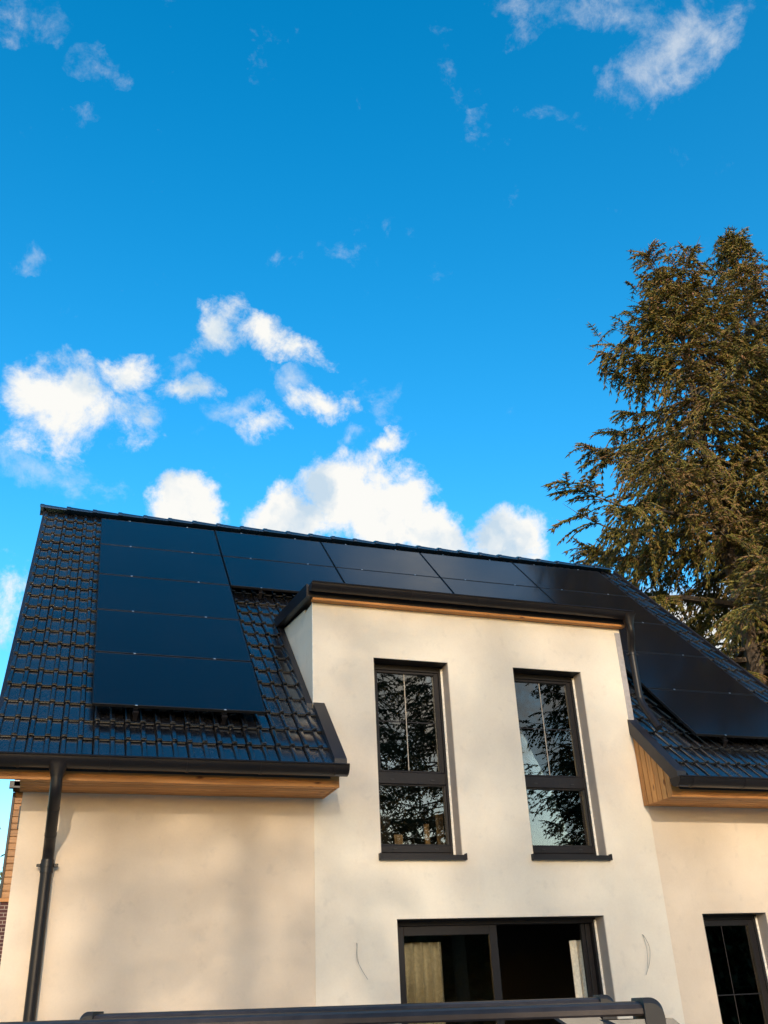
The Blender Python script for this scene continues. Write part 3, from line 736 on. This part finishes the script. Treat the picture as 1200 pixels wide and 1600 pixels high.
def spruce_meshes(seed, H, RB, zlow, droop=1.0, dens=1.0, mat='spruce_needles', cones=500, power=.8, needles=1, lump=0.0, skirt=0.0, nwide=1.0):
    rg = np.random.default_rng(seed)
    wood = MB(); pts = [(0.12*math.sin(z*.35+seed)*z/H, 0.1*math.cos(z*.28+seed*2)*z/H, z) for z in np.linspace(0, H, 14)]
    wood.tube(pts, [max(.015, .30*(H/20)*(1-z/H)**.9+.012) for z in np.linspace(0, H, 14)], 9)
    PP, DD, LL, RR = [], [], [], []; QP, QD, QL, QR = [], [], [], []; CP, CD, CL, CR = [], [], [], []
    z = zlow
    while z < H-.15:
        rel = z/H; nb = rg.integers(4, 7); ph = rg.uniform(0, 6.28)
        for b in range(nb):
            if rel < .9 and rg.random() < .12: continue
            zz = z + rg.uniform(-.15, .15)
            Lb = (RB*(1-rel)**power + .18)*(rg.uniform(.6, 1.1) + (.15 if rg.random() < .18 else 0))
            az = ph + 6.283*b/nb + rg.uniform(-.35, .35)
            Lb *= 1 + skirt*min(1, max(0, (.85-rel)/.35))
            Lb *= 1 + lump*math.sin(2*az+seed+zz*1.1)*math.sin(zz*1.7+seed) 
            out = np.array([math.cos(az), math.sin(az), 0.]); side = np.array([-math.sin(az), math.cos(az), 0.])
            rise = 1.25*max(0, (rel-.70)/.30) + rg.uniform(-.06, .12); sag = droop*(.10 + .52*(1-rel))*rg.uniform(.6, 1.35)
            x0 = np.interp(zz, [p[2] for p in pts], [p[0] for p in pts]); y0 = np.interp(zz, [p[2] for p in pts], [p[1] for p in pts])
            base = np.array([x0, y0, zz])
            bend = rg.uniform(-.25, .25)
            def at(t): return base + out*(Lb*t) + side*(bend*Lb*t*t) + np.array([0, 0, Lb*(rise*t - sag*t*t*(1.25-t*.55*1.2) + .35*max(0, t-.75))])
            bp = [at(t) for t in (0, .2, .45, .7, .88, 1.0)]
            wood.tube([tuple(p) for p in bp], [.030*Lb/3+.008, .025*Lb/3+.007, .018*Lb/3+.006, .011*Lb/3+.005, .007, .003], 4, False)
            ns = max(4, int(Lb/.11*dens)); ts = np.sort(rg.uniform(.10, 1.0, ns))
            for t in ts:
                p0 = at(t); tang = at(min(1, t+.03)) - at(t-.03); tang /= np.linalg.norm(tang)
                for sd in (-1, 1):
                    if rg.random() < .12: continue
                    ln = (.20 + .62*math.sin(math.pi*min(1, t*.78+.12)))*rg.uniform(.55, 1.25)*min(1, .35+Lb/3.2)
                    fan = rg.uniform(.35, .8)
                    d0 = tang*fan + side*sd*rg.uniform(.4, 1.0) + np.array([0, 0, rg.uniform(-.35, .12) if t < .8 else rg.uniform(-.15, .35)])
                    d0 /= np.linalg.norm(d0); hang = np.array([0, 0, -1.])*rg.uniform(.5, 1.6)*droop*(1.0 if t < .8 else .45)
                    k = max(2, int(ln/.085)); u = np.linspace(0, 1, k)
                    pos = p0 + d0*(ln*u)[:, None] + hang*(ln*.62*u*u)[:, None]
                    dirs = d0 + hang*(1.24*u)[:, None]
                    # main axis pieces
                    PP.append(pos); DD.append(dirs); LL.append(np.full(k, ln/k*1.9+.03)); RR.append(np.full(k, .020)*rg.uniform(.8, 1.35))
                    # side needles
                    for ss in ((-1, 1)*needles):
                        perp = np.cross(dirs, [0, 0, 1.]); perp /= (np.linalg.norm(perp, axis=1)[:, None]+1e-6)
                        dn = dirs*.8 + perp*ss*rg.uniform(.5, 1.0, (k, 1)) + rg.normal(0, .25, (k, 3)) + np.array([0, 0, -.25])
                        QP.append(pos + dirs*(rg.uniform(0, .06, (k, 1)))); QD.append(dn); QL.append(rg.uniform(.07, .17, k)); QR.append(rg.uniform(.010, .020, k)*nwide)
                if cones and rel > .35 and rg.random() < .30*((rel-.3)/.4):
                    q = p0 + side*rg.uniform(-.2, .2); CP.append(q); CD.append([rg.normal(0, .15), rg.normal(0, .15), -1]); CL.append(rg.uniform(.10, .17)); CR.append(rg.uniform(.02, .028))
        z += rg.uniform(.26, .47)*(1.0 if rel < .8 else .75)
    # leader
    k = 10; PP.append(np.stack([np.full(k, pts[-1][0]), np.full(k, pts[-1][1]), np.linspace(H-.7, H, k)], 1)); DD.append(np.stack([rg.normal(0, .5, k), rg.normal(0, .5, k), np.full(k, .8)], 1)); LL.append(np.full(k, .2)); RR.append(np.full(k, .018))
    V, F = spindles(np.concatenate(PP), np.concatenate(DD), np.concatenate(LL), np.concatenate(RR))
    V2, F2 = blades(np.concatenate(QP), np.concatenate(QD), np.concatenate(QL), np.concatenate(QR), rg)
    crown = np_mesh('crown', np.concatenate([V, V2]), np.concatenate([F, F2+len(V)]), mat)
    tr = wood.mesh('trunk', True); tr.materials.append(M['bark'])
    cm = None
    if len(CP):
        V, F = spindles(np.array(CP), np.array(CD), np.array(CL), np.array(CR)); cm = np_mesh('cones', V, F, 'cone_brown')
    return tr, crown, cm
def plant(name, meshes, loc, rz, sc, label, group=None, cat='tree'):
    o = empty(name, loc, (0, 0, rz)); o.scale = (sc, sc, sc) if not hasattr(sc, '__len__') else sc
    link('trunk', meshes[0], o); k = link('crown', meshes[1], o)
    if meshes[2]: k = link('cones', meshes[2], o); tag(k, kind='stuff')
    tag(o, label, cat, group); return o
SPA = spruce_meshes(77, 19.4, 5.3, 6.0, dens=.80, power=.66, needles=3, lump=.26, skirt=.55)
SPB = spruce_meshes(23, 22.3, 6.0, 5.0, dens=.75, power=1.02, needles=3, lump=.25)
plant('spruce_tree', SPA, (12.0, 6.5, 0), .4, 1.0, 'broad bushy spruce with the lower top, just behind the right end of the roof', 'spruces behind the house')
plant('spruce_tree', SPB, (15.5, 7.4, 0), 2.2, 1.0, 'tallest spruce with a thin pointed top above the others', 'spruces behind the house')
plant('spruce_tree', SPB, (14.6, 4.0, 0), 4.1, .88, 'spruce cut off by the right edge of the picture', 'spruces behind the house')
plant('spruce_tree', SPB, (16.4, 10.6, 0), 5.3, .64, 'smaller spruce filling the gap low between the taller ones', 'spruces behind the house')
# conifers in the garden behind the photographer: they shade the front and show in the panes
PINE = spruce_meshes(37, 19.0, 4.6, 4.5, droop=.75, dens=.42, mat='pine_needles', cones=0, power=.55, nwide=2.4)
for i, (x, y, rz, s, lab) in enumerate([
        (9.0, -26.0, 1.9, .95, 'conifer mirrored in the left upstairs window'),
        (14.5, -30.0, 3.0, 1.10, 'conifer mirrored between the two upstairs windows'),
        (19.0, -24.0, 4.4, 1.05, 'conifer mirrored in the right upstairs window'),
        (24.0, -30.0, 0.9, 1.15, 'conifer farthest right across the garden'),
        (-14.5, -36.0, 5.2, .9, 'conifer far left across the garden, facing the house')]):
    plant('conifer', PINE, (x, y, 0), rz, s, lab, 'conifers across the garden')

THIN = spruce_meshes(51, 23.0, 4.2, 10.0, droop=.6, dens=.26, nwide=1.6, mat='pine_needles', cones=0, power=.5)
for i, (x, y, rz, s, lab) in enumerate([
        (-4.5, -22.0, .3, .74, 'thin conifer facing the house whose shade falls on the left wall'),
        (-5.4, -45.0, 2.6, 1.15, 'thin conifer facing the house whose shade falls on the dormer front')]):
    plant('conifer', THIN, (x, y, 0), rz, s, lab, 'conifers across the garden')

TALL = spruce_meshes(63, 25.0, 4.6, 14.5, droop=.5, dens=.34, mat='pine_needles', cones=0, power=.45)  # unseen pine added to shade the left roof; bare trunk keeps the wall sunlit
plant('shade_pine', TALL, (-8.6, -38.0, 0), 1.2, 1.0, 'unseen tall pine with a bare trunk, added to shade the left half of the roof', 'conifers across the garden')

# ------------------------------------------------------------------ neighbour on the left
nb = tag(empty('timber_house', (-3.35, 14.0, 0)), 'timber clad house with dark gutter behind the left corner', 'house')
def nbuild(mb, name, mat, parent=nb, smooth=False): return mb.build(name, mat, parent, smooth)
nbuild(MB().box(.0, 9.0, .03, 7.0, 0, 3.92), 'brick_wall', 'brick')
nbuild(MB().box(.0, 9.0, .06, 7.0, 3.95, 6.3), 'wall_core', 'cedar_x')
z = 3.98; i = 0
while z < 6.2:
    nbuild(MB().box(.02, 8.98, .022+rng.uniform(-.002, .002), .058, z+.004, z+.138, .004), 'plank', 'cedar_x'); z += .145; i += 1
nbuild(MB().box(-.03, 9.03, -.02, .055, 3.90, 3.975), 'base_board', 'pine_x')
nbuild(MB().box(-.035, .015, -.02, .10, 3.98, 6.25), 'corner_trim', 'anthracite')
w = nbuild(MB().box(.15, .9, -.01, .02, 5.45, 5.95), 'window', 'anthracite'); nbuild(MB().box(.20, .85, -.015, -.0105, 5.5, 5.9), 'pane', 'car_glass', w)
w = nbuild(MB().box(.22, .9, -.01, .02, 4.4, 5.15), 'window', 'anthracite'); nbuild(MB().box(.27, .85, -.015, -.0105, 4.45, 5.1), 'pane', 'car_glass', w)
nbuild(MB().box(-.04, 9.3, -.30, .0, 6.26, 6.30), 'soffit', 'anthracite')
nbuild(MB().box(-.12, 9.3, -.45, -.30, 6.27, 6.42), 'gutter', 'gutter_metal')
nbuild(MB().prism_x([(-.45, 6.43), (3.5, 9.0), (7.4, 6.43), (7.4, 6.31), (3.5, 8.8), (-.45, 6.31)], -.02, 9.3), 'roof', 'tile')

def leaf_mass(seed, n, rx, ry, rz, size, mat, clumps=14):
    rg = np.random.default_rng(seed); c = rg.normal(0, .45, (clumps, 3)); c = np.clip(c, -.8, .8)
    P = c[rg.integers(0, clumps, n)] + rg.normal(0, .22, (n, 3)); P *= np.array([rx, ry, rz])
    A = rg.normal(0, 1, (n, 3)); A /= np.linalg.norm(A, axis=1)[:, None]; Bv = np.cross(A, rg.normal(0, 1, (n, 3))); Bv /= np.linalg.norm(Bv, axis=1)[:, None]
    s = rg.uniform(.6, 1.3, (n, 1))*size
    V = np.stack([P-A*s, P+Bv*s*.5, P+A*s, P-Bv*s*.5], 1).reshape(-1, 3); i0 = np.arange(n)*4
    F = np.concatenate([np.stack([i0, i0+1, i0+2], 1), np.stack([i0, i0+2, i0+3], 1)])
    return np_mesh('crown', V, F, mat)
def leafy(name, loc, h, n, rx, rz, size, mat, label, cat, seed):
    o = empty(name, loc); k = link('crown', leaf_mass(seed, n, rx, rx, rz, size, mat), o); k.location = (0, 0, h)
    tm = MB().tube([(0, 0, 0), (.05, 0, h*.5), (0, .05, h)], [.16, .12, .06], 8)
    for q in range(6):
        t = q*1.05; tm.tube([(0, 0, h*.55), (math.cos(t)*rx*.4, math.sin(t)*rx*.4, h*.9), (math.cos(t)*rx*.7, math.sin(t)*rx*.7, h+rz*.3)], [.06, .04, .015], 5)
    tm.build('trunk', 'bark', o, True); tag(o, label, cat)
leafy('garden_tree', (-5.6, 26, 0), 6.6, 9000, 1.9, 2.1, .10, 'green_leaves', 'green leafy tree beyond the timber house at the left edge', 'tree', 5)

hd = link('hedge', leaf_mass(9, 60000, 26, 1.8, 3.6, .26, 'hedge_leaves', 260)); hd.location = (24, -33, 2.2)
tag(hd, 'tall dark hedge closing off the garden across from the house', 'hedge', kind='stuff')

# ------------------------------------------------------------------ the car with roof bars, just in front of the camera
car = empty('car', (-2.127, -7.893, 0), (0, R(.78), R(-19.7)))
tag(car, 'car seen only by its dark roof bars at the bottom of the picture', 'car')
# local: x across, y forward; body lofted from stations (y, half width low, half width roof, z low, z waist, z roof)
def car_body():
    st = [(-1.78, .62, .50, .42, .72, .80), (-1.72, .80, .60, .26, .80, .98), (-1.45, .86, .56, .20, .90, 1.25), (-1.05, .88, .56, .18, .92, 1.345),
          (-.3, .89, .57, .18, .92, 1.362), (.4, .89, .57, .18, .91, 1.350), (.85, .89, .55, .18, .90, 1.300), (1.35, .88, .62, .18, .88, 1.04), (1.62, .87, .66, .19, .86, .93),
          (2.2, .84, .62, .20, .74, .83), (2.5, .74, .52, .24, .62, .72), (2.62, .55, .42, .40, .52, .58)]
    rows = []
    for y, wl, wr, z0, zw, z1 in st:
        h = [(wl*.80, z0), (wl*.97, z0+.10), (wl, (z0+zw)/2), (wl*.97, zw-.03), (wl*.95, zw), ((wl*.95+wr)/2+.02, (zw+z1)/2), (wr+.03, z1-.05), (wr-.05, z1-.012), (wr*.5, z1+.012), (0, z1+.018)]
        rows.append([(x, y, z) for x, z in h] + [(-x, y, z) for x, z in h[-2::-1]])
    mb = MB(); mb.strip(rows)
    k = len(rows[0])
    for r, fl in ((rows[0], 1), (rows[-1], 0)):
        n0 = len(mb.v); mb.v += [tuple(p) for p in r]; f = tuple(n0+i for i in range(k)); mb.f.append(f[::-1] if fl else f)
    return mb
car_body().build('body', 'car_paint', car, True)
for s in (-1, 1):
    MB().quad((s*.855, -1.25, .945), (s*.862, -.05, .945), (s*.640, -.10, 1.305), (s*.635, -1.05, 1.290)).build('side_window', 'car_glass', car)
    MB().quad((s*.862, .02, .945), (s*.862, 1.10, .93), (s*.640, .66, 1.285), (s*.640, -.03, 1.305)).build('side_window', 'car_glass', car)
    MB().tube(arc_path([(s*.555, -1.0, 1.345), (s*.555, -.92, 1.385), (s*.555, .62, 1.375), (s*.555, .72, 1.31)], .05, 4), .016, 8).build('roof_rail', 'car_trim', car, True)
    MB().box(s*.62-.10, s*.62+.10, 2.50, 2.56, .55, .65, .02).build('headlight', 'aluminium', car)
    MB().box(s*.66-.10, s*.66+.10, -1.745, -1.70, .70, .86, .02).build('tail_light', 'cone_brown', car)
    for y in (-1.1, 1.75):
        wh = empty('wheel', (s*.80, y, .31)); wh.parent = car
        MB().tube([(-.10, 0, 0), (-.09, 0, 0), (.09, 0, 0), (.10, 0, 0)], [.27, .315, .315, .27], 28).build('tyre', 'black_rubber', wh, True)
        MB().tube([(-.104, 0, 0), (-.102, 0, 0), (.102, 0, 0), (.104, 0, 0)], [.05, .20, .20, .05], 20).build('rim', 'aluminium', wh, True)
MB().quad((-.60, 1.26, 1.085), (.60, 1.26, 1.085), (.50, .90, 1.285), (-.50, .90, 1.285)).build('windscreen', 'car_glass', car)
MB().quad((.52, -1.49, 1.19), (-.52, -1.49, 1.19), (-.50, -1.12, 1.350), (.50, -1.12, 1.350)).build('rear_window', 'car_glass', car)
for y, dz, xa_, xb_ in ((.335, .013, -.572, .597), (-.335, .003, -.60, .537)):
    cb = empty('crossbar'); cb.parent = car; cb.location = (0, y, 0)
    prof = [(-.034, 1.428), (-.038, 1.431), (-.038, 1.438), (-.030, 1.444), (-.012, 1.447), (-.008, 1.4455), (.008, 1.4455), (.012, 1.447), (.030, 1.444), (.038, 1.438), (.038, 1.431), (.034, 1.428)]
    mb = MB(); mb.prism_x([(a, z+dz) for a, z in prof], xa_+.022, xb_-.022); mb.build('bar', 'bar_metal', cb)
    MB().box(xa_+.035, xb_-.035, -.010, .010, 1.4462+dz, 1.4485+dz).build('rubber_strip', 'black_rubber', cb)
    for s, xe in ((-1, xa_), (1, xb_)):
        # rounded end cap turning down at its outer corner
        rows = []
        for q in range(9):
            t = math.pi/2*q/8; x = xe - s*.020 + s*.020*math.sin(t); zt_ = 1.432 + .021*math.cos(t) + dz
            rows.append([(x, -.044, 1.392+dz), (x, -.046, zt_-.008), (x, -.040, zt_), (x, .040, zt_), (x, .046, zt_-.008), (x, .044, 1.392+dz)])
        rows.insert(0, [(xe-s*.030, y_, z_) for _, y_, z_ in rows[0]])
        k = MB(); k.strip(rows)
        for e in (rows[0], rows[-1]): k.v += e; k.f.append(tuple(range(len(k.v)-6, len(k.v))))
        k.build('end_cap', 'black_rubber', cb, True)
        ft = MB(); rows = [[(s*.60, -.05, 1.35), (s*.50, -.05, 1.35), (s*.50, .05, 1.35), (s*.60, .05, 1.35), (s*.60, -.05, 1.35)], [(s*.585, -.045, 1.395), (s*.515, -.045, 1.395), (s*.515, .045, 1.395), (s*.585, .045, 1.395), (s*.585, -.045, 1.395)], [(s*.55, -.04, 1.4235+dz), (s*.45, -.04, 1.4235+dz), (s*.45, .04, 1.4235+dz), (s*.55, .04, 1.4235+dz), (s*.55, -.04, 1.4235+dz)]]
        ft.strip(rows).build('foot', 'car_trim', cb)

# ------------------------------------------------------------------ render settings
scene.render.engine = 'CYCLES'
scene.cycles.max_bounces = 6; scene.cycles.transparent_max_bounces = 8
scene.cycles.glossy_bounces = 4; scene.cycles.diffuse_bounces = 3
scene.cycles.use_denoising = True
scene.cycles.use_adaptive_sampling = True; scene.cycles.adaptive_threshold = 0.015
scene.render.resolution_x = 768; scene.render.resolution_y = 1024
